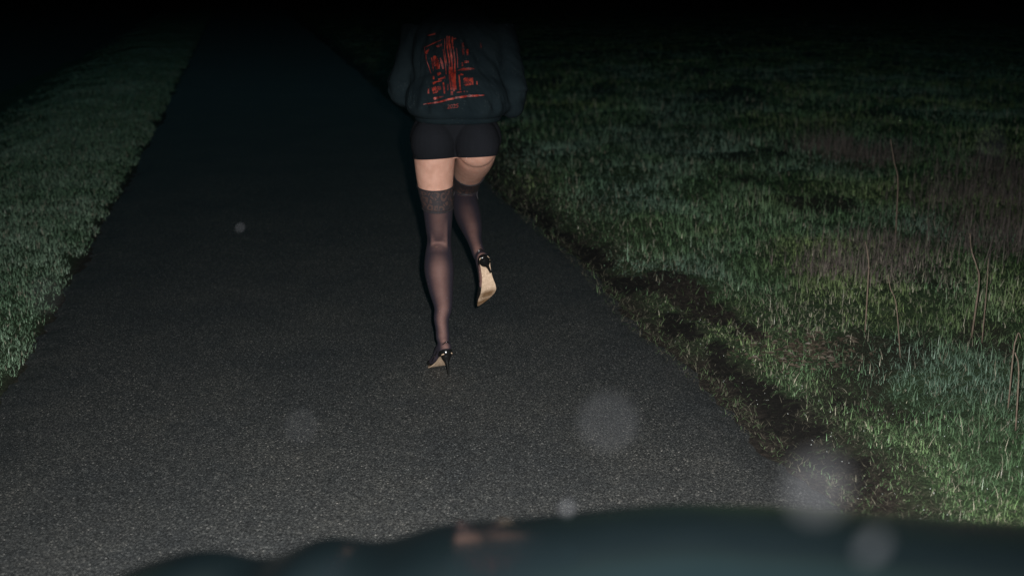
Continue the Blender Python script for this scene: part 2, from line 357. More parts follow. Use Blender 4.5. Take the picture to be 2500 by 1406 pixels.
# fallen leaves and litter: small curled brown flakes
def flakes(n, cx, cy, w, name):
    bm = bmesh.new()
    for _ in range(n):
        X = cx + random.gauss(0, w); Y = cy + random.gauss(0, w * .8)
        if X < float(xr(Y)) - .02: continue
        z = float(height(np.array([X]), np.array([Y]))[0]) + random.uniform(.012, .035); sz = random.uniform(.008, .02)
        M4 = Matrix.Translation((X, Y, z)) @ Matrix.Rotation(random.random() * 6.28, 4, 'Z') @ Matrix.Rotation(random.gauss(0, .5), 4, 'X')
        vs = [bm.verts.new(M4 @ Vector(q)) for q in ((-sz, 0, 0), (0, -sz * .5, sz * .25), (sz, 0, 0), (0, sz * .5, sz * .25))]
        bm.faces.new((vs[0], vs[1], vs[2])); bm.faces.new((vs[0], vs[2], vs[3]))
    return from_bm(name, bm)
mm = Mat('dead leaf'); mm.col(mm.ramp(mm.noise(25, 3).outputs[0], [(.3, (.035, .028, .019)), (.7, (.085, .066, .046))])); mm.set(Roughness=.6); M['leaf'] = mm.m
q = G(1965, 835, .08)
tag(link('dead_leaves', flakes(420, q.x, q.y, .12, 'dead_leaves'), M['leaf'], smooth=False), kind='stuff', label='brown rotted leaves lying in the verge grass')
# dry bits lying on the bare margin
N = 26000; Yr = 1.8 * (16 / 1.8) ** rng.random(N); s = rng.random(N) ** 1.3 * .65 - .10; x = xr(Yr) + s; kk = rng.random(N) < np.where(patch(x, Yr), .30, 1) * np.clip(1 + s * 6, .1, 1); x, Yr, s = x[kk], Yr[kk], s[kk]; n = len(x)
col = np.array([.15, .14, .10]) * (.25 + .9 * rng.random((n, 1))); gm = rng.random(n) < .35; col[gm] = np.array([.11, .17, .08]) * (.5 + .7 * rng.random((gm.sum(), 1)))
zb = np.maximum(height(x, Yr), np.where(s < 0, .0, -1)) + .001
tag(link('dry_litter', blade_mesh('dry_litter', np.stack([x, Yr, zb], -1), rng.random(n) * 6.283, (.012 + .035 * rng.random(n)) * np.clip(Yr / 4.5, .8, 2), (.0012 + .0015 * rng.random(n)) * np.clip(Yr / 4.5, .8, 2), 1.25 + rng.normal(0, .25, n), rng.normal(.05, .15, n), col), M['dead'], smooth=False), kind='stuff', label='dry bits of grass lying along the bare road margin')
# dew on the grass, its glint painted as opaque white colour
nd = 1500; p = scatter(nd * 3, 1); p = p[(p[:, 1] < 7.5)][:nd]; k = len(p); sz = .0009 + .0008 * rng.random(k)
oc = np.array([[1, 0, 0], [-1, 0, 0], [0, 1, 0], [0, -1, 0], [0, 0, 1], [0, 0, -1.]]); ft = np.array([[0, 2, 4], [2, 1, 4], [1, 3, 4], [3, 0, 4], [2, 0, 5], [1, 2, 5], [3, 1, 5], [0, 3, 5]])
bz = height(p[:, 0], p[:, 1]) + .02 + .04 * rng.random(k)
V = (np.stack([p[:, 0], p[:, 1], bz], -1)[:, None, :] + oc[None] * sz[:, None, None]).reshape(-1, 3); F = ((np.arange(k) * 6)[:, None, None] + ft[None]).reshape(-1, 3)
tag(link('dew_drops', np_mesh('dew_drops', V, np.zeros((0, 4), int), F), M['dew'], smooth=False), kind='stuff', label='tiny white-coloured dew drops on the grass blades')

# ---------------------------------------------------------------- lofting
def cr(a, b, c, d, t):
    return .5 * ((2 * b) + (-a + c) * t + (2 * a - 5 * b + 4 * c - d) * t * t + (-a + 3 * b - 3 * c + d) * t ** 3)
def loft_bm(bm, rings, ref=(1, 0, 0), seg=24, sub=5, caps=True, power=2.0):
    """rings: (point, half width along ref, half depth); smooth tube through them"""
    A = [np.array([*r[0], r[1], r[2]], float) for r in rings]; pts = []
    for i in range(len(A) - 1):
        a = A[i - 1] if i else 2 * A[0] - A[1]; d = A[i + 2] if i + 2 < len(A) else 2 * A[-1] - A[-2]
        for k in range(sub): pts.append(cr(a, A[i], A[i + 1], d, k / sub))
    pts.append(A[-1]); ringsv = []
    for i, q in enumerate(pts):
        t = Vector(pts[min(i + 1, len(pts) - 1)][:3] - pts[max(i - 1, 0)][:3]).normalized()
        u = Vector(ref); u = (u - t * u.dot(t)).normalized(); w = t.cross(u)
        vs = []
        for k in range(seg):
            th = 2 * math.pi * k / seg; cx, sx = math.cos(th), math.sin(th)
            cx = math.copysign(abs(cx) ** (2 / power), cx); sx = math.copysign(abs(sx) ** (2 / power), sx)
            vs.append(bm.verts.new(Vector(q[:3]) + u * (cx * max(q[3], .0005)) + w * (sx * max(q[4], .0005))))
        ringsv.append(vs)
    for a, b in zip(ringsv, ringsv[1:]):
        for k in range(seg): bm.faces.new((a[k], a[(k + 1) % seg], b[(k + 1) % seg], b[k]))
    if caps:
        bm.faces.new(ringsv[0][::-1]); bm.faces.new(ringsv[-1])
    return bm
def ball(bm, c, r, M3=None):
    m = Matrix.Translation(c) @ (M3.to_4x4() if M3 else Matrix.Identity(4)) @ Matrix.Diagonal((*r, 1)); bmesh.ops.create_uvsphere(bm, u_segments=24, v_segments=16, radius=1, matrix=m)
def fuse(bm, voxel=.006, smooth=6, fac=.5):
    """union of overlapping closed shells as one continuous skin"""
    me = from_bm('tmp', bm); o = bpy.data.objects.new('tmp', me); COL.objects.link(o)
    r = o.modifiers.new('r', 'REMESH'); r.mode = 'VOXEL'; r.voxel_size = voxel
    if smooth: sm = o.modifiers.new('s', 'SMOOTH'); sm.factor = fac; sm.iterations = smooth
    dg = bpy.context.evaluated_depsgraph_get(); out = bpy.data.meshes.new_from_object(o.evaluated_get(dg)); bpy.data.objects.remove(o); return out
def cut(me, planes):
    """keep what lies on the positive side of each plane (point, normal)"""
    bm = bmesh.new(); bm.from_mesh(me)
    for co, no in planes:
        bmesh.ops.bisect_plane(bm, geom=bm.verts[:] + bm.edges[:] + bm.faces[:], plane_co=co, plane_no=no, clear_inner=True)
    return bm
def biggest(bm):
    seen = {}; comps = []
    for v in bm.verts:
        if v in seen: continue
        st = [v]; seen[v] = 1; comp = []
        while st:
            q = st.pop(); comp.append(q)
            for e in q.link_edges:
                o = e.other_vert(q)
                if o not in seen: seen[o] = 1; st.append(o)
        comps.append(comp)
    comps.sort(key=len); kill = [v for c in comps[:-1] for v in c]
    if kill: bmesh.ops.delete(bm, geom=kill, context='VERTS')
    return bm
def offset(bm, d):
    bm.normal_update(); mv = [(v, v.normal.copy()) for v in bm.verts]
    for v, n in mv: v.co += n * (d(v.co) if callable(d) else d)
    return bm
def rim_tube(bm_src, r, name):
    """a thin tube along every open boundary loop"""
    be = [e for e in bm_src.edges if e.is_boundary]; bm = bmesh.new()
    nb = {}
    for e in be:
        for a, b in ((e.verts[0], e.verts[1]), (e.verts[1], e.verts[0])): nb.setdefault(a, []).append(b)
    seen = set(); out = []
    for st in nb:
        if st in seen: continue
        loop = [st]; seen.add(st); cur = st
        while True:
            nx = [v for v in nb[cur] if v not in seen]
            if not nx: break
            cur = nx[0]; seen.add(cur); loop.append(cur)
        if len(loop) < 8: continue
        bm = bmesh.new(); pts = [v.co.copy() for v in loop]
        for _ in range(8): pts = [(pts[i - 1] + pts[i] * 2 + pts[(i + 1) % len(pts)]) / 4 for i in range(len(pts))]
        pts = pts[::2]; n = len(pts); rs = []
        cen = sum(pts, Vector()) / n
        for i in range(n):
            t = (pts[(i + 1) % n] - pts[i - 1]).normalized(); u = (pts[i] - cen); u = (u - t * u.dot(t)).normalized(); w = t.cross(u)
            rs.append([bm.verts.new(pts[i] + (u * math.cos(a) + w * math.sin(a)) * r) for a in [k * math.pi / 3 for k in range(6)]])
        for i in range(n):
            a, b = rs[i], rs[(i + 1) % n]
            for k in range(6): bm.faces.new((a[k], a[(k + 1) % 6], b[(k + 1) % 6], b[k]))
        out.append(from_bm(name, bm))
    return out
def PW(px, py, Y, wpx, dep_m):
    q = P(px, py, Y); return (q, wpx / 2 * depth(q) / FPX, dep_m)

# ---------------------------------------------------------------- shoes and feet (local frame: ball of the foot at origin, toe +Y, up +Z)
def sole_line(t):                                   # t 0 heel .. 1 toe tip -> (y, z, half width, lateral shift)
    ks = [(0, -.158, .083, .018, 0), (.1, -.150, .079, .026, 0), (.25, -.115, .062, .023, .001), (.42, -.070, .032, .024, .002), (.58, -.025, .006, .036, .003), (.68, .008, .001, .0385, .002), (.8, .045, .001, .031, -.015), (.92, .080, .003, .014, -.033), (1, .098, .006, .002, -.043)]
    T = [k[0] for k in ks]; return [float(np.interp(t, T, [k[j] for k in ks])) for j in range(1, 5)]
def smooth_sole(t):
    a = [sole_line(min(1, max(0, t + d))) for d in (-.05, -.025, 0, .025, .05)]; r = [sum(q[j] for q in a) / 5 for j in range(4)]
    if t > .9 or t < .08: e = sole_line(t); r = [e[j] * .6 + r[j] * .4 for j in range(4)]
    return r
def foot_bm(bm, X, side):
    """foot inside the shoe, X maps local to world; side +1 = right foot"""
    rg = []
    for t, h, wf in ((.02, .018, .6), (.08, .040, 1.0), (.2, .056, 1.15), (.34, .055, 1.15), (.5, .042, 1.05), (.66, .026, .95), (.78, .017, .8), (.86, .010, .6)):
        y, z, w, sx = smooth_sole(t); up = Vector((0, .35 if t < .5 else 0, 1)).normalized()
        c = Vector((sx * side, y, z)) + up * (h / 2 + .0095); rg.append((X @ c, w * wf, h / 2))
    loft_bm(bm, rg, ref=(X.to_3x3() @ Vector((1, 0, 0))))
    ball(bm, X @ Vector((0, -.128, .105)), (.027, .030, .034), X.to_3x3())
def shoe(X, side, parent):
    n = 48; bm = bmesh.new(); top = []; bot = []
    ts = [i / n for i in range(n + 1)]; c1 = np.array([.50, .375, .27]); c2 = np.array([.15, .085, .040])
    for t in ts:
        y, z, w, sx = smooth_sole(t); row = []
        for s_ in (-1, -.5, 0, .5, 1): row.append(Vector((sx * side + s_ * w, y, z + .0006 * (1 - s_ * s_))))
        top.append(row)
    vt = [[bm.verts.new(X @ (q + Vector((0, 0, .004)))) for q in row] for row in top]; vb = [[bm.verts.new(X @ q) for q in row] for row in top]
    for i in range(n):
        for j in range(4):
            bm.faces.new((vt[i][j], vt[i][j + 1], vt[i + 1][j + 1], vt[i + 1][j])); bm.faces.new((vb[i][j + 1], vb[i][j], vb[i + 1][j], vb[i + 1][j + 1]))
        bm.faces.new((vb[i][0], vt[i][0], vt[i + 1][0], vb[i + 1][0])); bm.faces.new((vt[i][4], vb[i][4], vb[i + 1][4], vt[i + 1][4]))
    bm.faces.new([v for v in vb[0]] + [v for v in vt[0][::-1]]); bm.faces.new([v for v in vt[n]] + [v for v in vb[n][::-1]])
    me = from_bm('sole', bm); inv = X.inverted(); cols = []
    for v in me.vertices:
        q = inv @ v.co; t = min(1, max(0, (q.y + .018) / .022)); rim = abs(q.x) / max(.006, .03)
        k = t * (.95 if q.y < .075 else .8); edge = 1 if rim > 1.0 and q.y < .06 else 0
        band = .45 * math.exp(-((q.y - .040) / .010) ** 2)
        k = max(0, k - band - .5 * edge); cols += list(c1 * (1 - k) + c2 * k) + [1.0]
    at = me.attributes.new('tint', 'FLOAT_COLOR', 'POINT'); at.data.foreach_set('color', cols)
    # upper: toe box
    bm = bmesh.new()
    rg = []
    for t, h in ((.60, .030), (.66, .031), (.74, .027), (.82, .021), (.90, .015), (.96, .010), (1, .004)):
        y, z, w, sx = smooth_sole(t); rg.append((X @ Vector((sx * side, y, z + h / 2 + .0055)), w * 1.04 + .001, h / 2))
    loft_bm(bm, rg, ref=X.to_3x3() @ Vector((1, 0, 0)), seg=28)
    up = link('shoe', from_bm('shoe', bm), M['patent'], parent); bm = bmesh.new()
    # heel counter: cup around the heel seat
    m = 26; rows = []
    for lv in range(4):
        row = []
        for k in range(m + 1):
            a = math.pi * (-.10 + 1.20 * k / m); edge = min(k, m - k) / (m / 2)
            hh = (-.003, .008, .017, .024 + 0.004 * edge)[lv] * (1 if lv < 2 else (.35 + .65 * min(1, edge * 1.6)))
            fl = 1.0 + .10 * math.sin(lv / 3 * math.pi) - .03 * lv
            row.append(bm.verts.new(X @ Vector((math.cos(a) * .0275 * fl, -.130 - math.sin(a) * .031 * fl + .002 * lv, .0735 + .55 * (-(math.sin(a) * -.031) - .0) * .55 + hh))))
        rows.append(row)
    for a, b in zip(rows, rows[1:]):
        for k in range(m): bm.faces.new((a[k], a[k + 1], b[k + 1], b[k]))
    hc = link('heel_cup', from_bm('heel_cup', bm), M['patent'], up)
    sm = hc.modifiers.new('thick', 'SOLIDIFY'); sm.thickness = .0015
    link('sole', me, M['sole'], up, smooth=False)
    bm = bmesh.new()     # stiletto: flares into the seat
    loft_bm(bm, [(X @ Vector((0, -.136, .079)), .024, .023), (X @ Vector((0, -.138, .064)), .020, .019), (X @ Vector((0, -.143, .048)), .0105, .010), (X @ Vector((0, -.148, .030)), .0058, .0058), (X @ Vector((0, -.151, .004)), .0042, .0045), (X @ Vector((0, -.151, -.002)), .0046, .0048)], ref=X.to_3x3() @ Vector((1, 0, 0)), seg=18)
    link('heel', from_bm('heel', bm), M['patent'], up)
    bm = bmesh.new()     # slingback strap round the heel bone, up from both sides of the vamp
    path = []
    for k in range(21):
        a = math.pi * k / 20; cx = math.cos(a); sy = math.sin(a)
        path.append((X @ Vector((cx * (.034 if sy < .9 else .032) * (1 - .12 * sy), -.045 - sy * .113, .036 + sy * .098 + .010 * math.sin(a * 2) * 0)), .0022, .0022))
    loft_bm(bm, path, ref=X.to_3x3() @ Vector((0, 0, 1)), seg=8, sub=2)
    link('strap', from_bm('strap', bm), M['patent'], up)
    bm = bmesh.new()     # small metal strap buckle
    c = Vector((.033 * side, -.075, .066))
    bmesh.ops.create_cube(bm, size=1, matrix=X @ Matrix.Translation(c) @ Matrix.Rotation(.6, 4, 'X') @ Matrix.Diagonal((.002, .011, .009, 1)))
    bmesh.ops.bevel(bm, geom=bm.edges[:], offset=.0006, segments=1); link('buckle', from_bm('buckle', bm), M['chrome'], up, smooth=False)
    return up
def frame(pos, yaw, pitch, roll=0):                # pitch>0 lifts the heel
    return Matrix.Translation(pos) @ Matrix.Rotation(yaw, 4, 'Z') @ Matrix.Rotation(roll, 4, 'Y') @ Matrix.Rotation(-pitch, 4, 'X')
gb = G(1066, 896, .006); XL = frame(gb, R(23), R(9))
RR = Matrix.Rotation(R(-9), 4, 'Y') @ Matrix.Rotation(R(20), 4, 'Z') @ Matrix.Rotation(R(-52), 4, 'X')
XR = Matrix.Translation(P(1182, 634, 4.40) - RR.to_3x3() @ Vector((0, -.140, .080)) * .92) @ RR @ Matrix.Scale(.90, 4)
ankR = XR @ Vector((0, -.112, .150))
ankL = XL @ Vector((0, -.112, .150))

# ---------------------------------------------------------------- person
def leg_L():
    bm = bmesh.new(); a = ankL
    r = [PW(1066, 335, 4.44, 108, .105), PW(1062, 372, 4.44, 104, .096), PW(1061, 400, 4.44, 98, .086), PW(1063, 450, 4.45, 87, .078), PW(1069, 505, 4.46, 73, .068),
         PW(1071, 555, 4.470, 63, .055), PW(1072, 588, 4.482, 57, .047), PW(1071, 622, 4.456, 65, .056), PW(1072, 658, 4.416, 71, .067), PW(1076, 702, 4.396, 60, .056), PW(1082, 750, 4.374, 43, .039), (Vector((a.x - .006, a.y + .026, a.z + .07)), .031, .034), (a + Vector((-.002, .011, .03)), .027, .030), (a, .028, .032), (a + Vector((0, .01, -.02)), .024, .028)]
    loft_bm(bm, r, seg=28)
    for u in (1055, 1089):          # the two hamstring tendons either side of the hollow of the knee
        loft_bm(bm, [(P(u + (4 if u < 1070 else -4), 500, 4.42), .010, .010), (P(u, 545, 4.428), .010, .010), (P(u, 585, 4.440), .010, .010), (P(u - (2 if u < 1070 else -2), 615, 4.45), .009, .009)], seg=12)
    foot_bm(bm, XL, -1); return bm
def leg_R():
    bm = bmesh.new(); a = ankR
    r = [PW(1166, 335, 4.43, 104, .100), PW(1163, 365, 4.47, 100, .092), PW(1158, 388, 4.55, 92, .082), PW(1148, 410, 4.66, 80, .074), PW(1140, 440, 4.78, 66, .062), PW(1136, 468, 4.84, 56, .053),
         ]
    loft_bm(bm, r, seg=28)
    q = P(1137, 478, 4.83); ball(bm, q, (.050, .052, .052))
    r = [PW(1135, 482, 4.83, 58, .048), PW(1137, 502, 4.77, 63, .055), PW(1143, 528, 4.69, 62, .056), PW(1152, 558, 4.60, 50, .045), PW(1159, 588, 4.52, 34, .030), (a, .026, .029), (a + RR.to_3x3() @ Vector((0, .01, -.02)), .024, .028)]
    loft_bm(bm, r, seg=28); foot_bm(bm, XR, 1); return bm
def torso():
    bm = bmesh.new(); cx = -.228
    V = lambda x, y, z: Vector((x, y, z))
    loft_bm(bm, [(V(cx, 4.47, .90), .145, .065), (V(cx, 4.47, .95), .180, .080), (V(cx, 4.47, 1.0), .178, .092), (V(cx, 4.47, 1.06), .150, .095), (V(cx + .005, 4.49, 1.14), .125, .082), (V(cx + .01, 4.53, 1.24), .138, .092), (V(cx + .012, 4.57, 1.34), .152, .095), (V(cx + .012, 4.60, 1.42), .135, .075), (V(cx + .012, 4.62, 1.455), .07, .055), (V(cx + .012, 4.64, 1.50), .048, .05), (V(cx + .012, 4.66, 1.56), .046, .05)], seg=36)
    for sgn in (-1, 1): ball(bm, V(cx + sgn * .087, 4.412, .962), (.088, .078, .100))
    return bm
def chain(bm, pts, ref=(1, 0, 0), seg=16): loft_bm(bm, [(Vector(p[:3]), p[3], p[4] if len(p) > 4 else p[3]) for p in pts], ref=ref, seg=seg)
cxs = -.216
EL = P(982, 215, 4.50); ER = P(1254, 232, 4.48)
HL = Vector((-.33, 4.78, 1.24)); HR = Vector((-.10, 4.74, 1.30))
def arm(bm, sh, el, ha, grow=0):
    d = (ha - el).normalized()
    chain(bm, [(*sh, .052 + grow), (*(sh.lerp(el, .4)), .044 + grow), (*(sh.lerp(el, .85)), .038 + grow), (*el, .038 + grow)])
    chain(bm, [(*el, .038 + grow), (*(el.lerp(ha, .3)), .038 + grow), (*(el.lerp(ha, .9)), .024 + grow)] + ([(*ha, .022)] if not grow else []), ref=(0, 0, 1))
def hand(bm, w, d, side):
    d = d.normalized(); up = Vector((0, 0, 1)); up = (up - d * up.dot(d)).normalized(); rt = d.cross(up) * side
    loft_bm(bm, [(w - d * .01, .018, .022), (w + d * .03, .014, .034), (w + d * .075, .013, .040), (w + d * .088, .010, .036)], ref=rt)
    for k, L in enumerate((.068, .076, .072, .058)):
        b = w + d * .082 + up * (.030 - .020 * k); q1 = b + d * L * .42 - rt * .006; q2 = q1 - rt * L * .34 - d * .004; q3 = q2 - d * L * .28 - rt * .002
        loft_bm(bm, [(b - d * .01, .0085, .0085), (q1, .0082, .0082), (q2, .0075, .0075), (q3, .006, .006)], ref=up, seg=12)
    b = w + d * .025 + up * .030; loft_bm(bm, [(b, .011, .011), (b + d * .03 + up * .014 - rt * .012, .010, .010), (b + d * .055 + up * .006 - rt * .030, .0075, .0075)], ref=rt, seg=12)
def head(bm):
    c = Vector((cxs, 4.70, 1.645))
    ball(bm, c, (.074, .092, .100)); ball(bm, c + Vector((0, .035, -.055)), (.055, .055, .055)); ball(bm, c + Vector((0, .062, -.095)), (.026, .022, .018))
    loft_bm(bm, [(c + Vector((0, .085, .005)), .008, .010), (c + Vector((0, .100, -.022)), .012, .012), (c + Vector((0, .098, -.034)), .014, .008)], ref=(1, 0, 0), seg=12)
    for sg in (-1, 1):
        ball(bm, c + Vector((sg * .075, -.002, -.012)), (.009, .018, .030)); ball(bm, c + Vector((sg * .030, .078, .004)), (.014, .010, .010))
    ball(bm, c + Vector((0, .090, -.057)), (.022, .010, .006)); ball(bm, c + Vector((0, .088, -.067)), (.019, .010, .006))
mL = fuse(leg_L(), .005, 6); mR = fuse(leg_R(), .005, 6)
bm = torso(); tb = from_bm('t', bm); bm = bmesh.new(); bm.from_mesh(mL); bm.from_mesh(mR); bm.from_mesh(tb)
arm(bm, Vector((cxs - .165, 4.58, 1.40)), EL, HL); arm(bm, Vector((cxs + .165, 4.58, 1.40)), ER, HR)
hand(bm, HL, HL - EL, 1); hand(bm, HR, HR - ER, -1); head(bm)
body = fuse(bm, .0045, 5, .5)
person = tag(link('person', body, M['skin']), 'person running away in dark printed sweatshirt, black shorts, lace topped stockings and high heels', 'person')
# shorts from the body itself
hemc = P(1110, 384, 4.35)
bmS = cut(body, [(Vector((0, 0, hemc.z + .003)), Vector((-.045, 0, 1))), (Vector((0, 0, 1.11)), Vector((0, 0, -1)))]) if False else None
bmS = cut(body, [(hemc, Vector((-.05, .10, 1)).normalized()), (Vector((0, 0, 1.11)), Vector((0, 0, -1)))])
loose = [v for v in bmS.verts if v.co.y > 4.72 or abs(v.co.x + .23) > .235 or (v.co.y > 4.62 and v.co.z > 1.08)]; bmesh.ops.delete(bmS, geom=loose, context='VERTS')
offset(bmS, .0045); shorts = link('shorts', from_bm('shorts', bmS), M['shorts'], person)
bmS = bmesh.new(); bmS.from_mesh(shorts.data)
for q_ in rim_tube(bmS, .0028, 'hem'): link('hem', q_, M['shorts'], shorts)
bmS.free()
# stockings (cut from the legs after the same smoothing the body had)
def again(me):
    b_ = bmesh.new(); b_.from_mesh(me); return fuse(b_, .0045, 5, .5)
mL = again(mL); mR = again(mR)
def cut_part(me, planes, calf):
    bm = bmesh.new(); bm.from_mesh(me)
    for co, no in planes: bmesh.ops.bisect_plane(bm, geom=bm.verts[:] + bm.edges[:] + bm.faces[:], plane_co=co, plane_no=no)
    kill = []
    for f in bm.faces:
        c = f.calc_center_median(); isc = c.y < 4.80 and c.z < .685 - .25 * (4.78 - c.y)
        out = any((c - co).dot(no) < 0 for co, no in planes)
        if (isc and calf == 'drop') or (out and not (isc and calf == 'keep')): kill.append(f)
    bmesh.ops.delete(bm, geom=kill, context='FACES'); return bm
def stocking(me, top, nrm, band_len, X):
    lo = top - nrm * band_len
    bm = biggest(cut(me, [(lo + nrm * .010, -nrm)]) if X is XL else cut_part(me, [(lo + nrm * .012, -nrm)], 'keep')); offset(bm, .0016); st = link('stocking', from_bm('stocking', bm), M['sheer'] if X is XL else M['sheer_lit'], person)
    bm = biggest(cut(me, [(top, -nrm), (lo, nrm)]) if X is XL else cut_part(me, [(top, -nrm), (lo, nrm)], 'drop')); offset(bm, .0030)
    b = link('lace_band', from_bm('lace_band', bm), M['lace'], st)
    bm = bmesh.new(); bm.from_mesh(b.data); [link('edging', q_, M['welt'], st) for q_ in rim_tube(bm, .0028, 'edging')]; bm.free()
    return st
tL = P(1064, 458, 4.42); nL = (P(1062, 380, 4.44) - P(1069, 505, 4.46)).normalized(); nL = (nL + Vector((.04, -.05, 0))).normalized()
stocking(mL, tL, nL, .095, XL)
a = P(1148, 410, 4.66); b = P(1140, 440, 4.78); nR = (a - b).normalized()
kn = P(1137, 478, 4.83)
stocking(mR, P(1143, 424, 4.70), (nR + Vector((0, 0, .9))).normalized(), .165, XR)
shoe(XL, -1, person); shoe(XR, 1, person)
# hair: straight bob, partly hidden
bm = bmesh.new(); c = Vector((cxs, 4.69, 1.66))
ball(bm, c + Vector((0, -.008, .008)), (.084, .092, .100)); loft_bm(bm, [(c + Vector((0, -.03, .02)), .082, .06), (c + Vector((0, -.05, -.07)), .085, .05), (c + Vector((0, -.065, -.16)), .078, .035), (c + Vector((0, -.075, -.24)), .055, .02)], seg=30)
link('hair', fuse(bm, .006, 4), M['hair'], person)
# jumper
bm = bmesh.new(); V = Vector
jr = [(V((-.216, 4.452, 1.062)), .164, .140), (V((-.216, 4.452, 1.073)), .190, .160), (V((-.216, 4.453, 1.092)), .207, .168), (V((-.215, 4.457, 1.118)), .208, .164), (P(1120, 235, 4.475), .203, .155), (P(1120, 190, 4.50), .200, .142), (P(1120, 140, 4.53), .200, .138), (V((cxs, 4.57, 1.38)), .190, .125), (V((cxs, 4.59, 1.44)), .125, .085), (V((cxs, 4.61, 1.475)), .070, .065)]
loft_bm(bm, jr, seg=44, power=2.3)
arm(bm, Vector((cxs - .155, 4.57, 1.395)), EL, HL, .024); arm(bm, Vector((cxs + .155, 4.57, 1.395)), ER, HR, .024)
ball(bm, EL + Vector((.008, 0, -.012)), (.060, .06, .066)); ball(bm, ER + Vector((-.008, 0, -.022)), (.060, .06, .072))
jm = fuse(bm, .007, 4)
jm.update(); co = np.zeros(len(jm.vertices) * 3); jm.vertices.foreach_get('co', co); co = co.reshape(-1, 3); nn = np.zeros_like(co).ravel(); jm.vertices.foreach_get('normal', nn); nn = nn.reshape(-1, 3)
u = np.arctan2(co[:, 1] - 4.5, co[:, 0] + .226)
fold = (fbm(u * 2.2 + co[:, 2] * 5, co[:, 2] * 6, 301) - .5) * .036 + (fbm(u * 5, co[:, 2] * 14 + u * 3, 311) - .5) * .024
low = np.exp(-((co[:, 2] - 1.10) / .03) ** 2); fold += low * (np.sin(u * 19 + 3 * vnoise(u * 3, u * 0, 3)) * .006)
fold *= (1 - np.abs(nn[:, 2]) ** 1.5) * np.clip((co[:, 2] - 1.07) / .05, 0, 1); co += nn * fold[:, None]; jm.vertices.foreach_set('co', co.ravel()); jm.update()
jumper = link('jumper', jm, M['jumper'], person)
bm = bmesh.new()
loft_bm(bm, [(V((-.216, 4.450, 1.080)), .172, .148), (V((-.216, 4.450, 1.068)), .176, .152), (V((-.216, 4.450, 1.056)), .174, .150), (V((-.216, 4.450, 1.048)), .169, .144)], seg=60, power=2.2)
link('hem', from_bm('hem', bm), M['jumper'], jumper)
# print on the back: shapes in photo pixels, thrown straight on to the cloth
bvh = BVHTree.FromPolygons([v.co for v in jm.vertices], [p.vertices[:] for p in jm.polygons])
def onto(px, py):
    q = P(px, py, 4.30); h = bvh.ray_cast(Vector((q.x, 4.0, P(px, py, 4.34).z)), Vector((0, 1, 0)))
    return (h[0] + h[1] * .0012) if h[0] is not None else None
ZX = lambda x, y: (1000 + x / 6.695, 70 + y / 6.695)
shapes = []   # strokes: list of (points, widths) in the zoomed picture's coordinates
def stroke(pts, w): shapes.append(([ZX(*p) for p in pts], [q / 6.695 for q in (w if isinstance(w, (list, tuple)) else [w] * len(pts))]))
stroke([(215, 1232), (370, 1205), (520, 1175), (620, 1140), (800, 1105), (1000, 1085), (1220, 1082)], [10, 22, 26, 30, 32, 34, 16])
for dx, w, y0, y1 in ((0, 20, 150, 1000), (45, 34, 150, 1010), (95, 24, 160, 700), (-45, 10, 190, 620), (80, 36, 700, 985), (20, 12, 640, 990)):
    pts = []
    for k in range(9):
        yy = y0 + (y1 - y0) * k / 8; pts.append((575 + dx + (yy - 150) * .115 + 8 * math.sin(yy / 70 + dx), yy))
    stroke(pts, w)
stroke([(200, 345), (330, 285), (420, 245), (510, 205)], [10, 18, 14, 8]); stroke([(205, 350), (250, 560), (330, 760)], [8, 14, 6]); stroke([(285, 360), (230, 440)], [20, 48])
stroke([(410, 320), (500, 295)], [30, 44]); stroke([(380, 470), (400, 540), (425, 610), (450, 680)], [50, 90, 110, 60]); stroke([(480, 500), (515, 600), (530, 680)], [20, 40, 24]); stroke([(330, 500), (350, 610), (370, 720)], [16, 22, 10])
stroke([(520, 370), (560, 560), (585, 760)], [12, 18, 10]); stroke([(440, 765), (495, 740)], [44, 34]); stroke([(375, 790), (378, 840)], 26); stroke([(460, 840), (575, 800)], [26, 34]); stroke([(370, 905), (430, 875), (520, 855)], [38, 24, 12])
stroke([(365, 1010), (440, 990), (510, 965)], [96, 90, 70]); stroke([(300, 980), (300, 1060)], 26); stroke([(545, 880), (560, 960), (570, 1050)], [20, 32, 22]); stroke([(390, 1140), (460, 1118), (560, 1090)], [44, 34, 14]); stroke([(620, 900), (625, 1000)], 24); stroke([(690, 1010), (690, 1070)], [50, 30])
stroke([(850, 260), (858, 340), (870, 450)], [22, 40, 30]); stroke([(925, 360), (930, 460)], 26); stroke([(745, 350), (765, 500), (772, 660)], [6, 14, 10]); stroke([(885, 560), (955, 560)], [40, 38]); stroke([(850, 570), (852, 635)], 28)
stroke([(775, 705), (860, 680), (960, 675), (1045, 672)], [10, 40, 42, 14]); stroke([(797, 765), (810, 870), (825, 1000)], [20, 24, 18]); stroke([(815, 760), (870, 765)], [34, 14]); stroke([(880, 870), (950, 865), (1035, 860)], [110, 120, 95]); stroke([(1095, 860), (1098, 915)], 20)
stroke([(770, 1028), (850, 1022)], 12); stroke([(880, 1020), (900, 1022)], 22); stroke([(925, 1020), (950, 1022)], 16); stroke([(1140, 260), (1155, 350)], [6, 12])
stroke([(250, 150), (380, 120)], [10, 30]); stroke([(690, 200), (740, 190)], 18)
bm = bmesh.new()
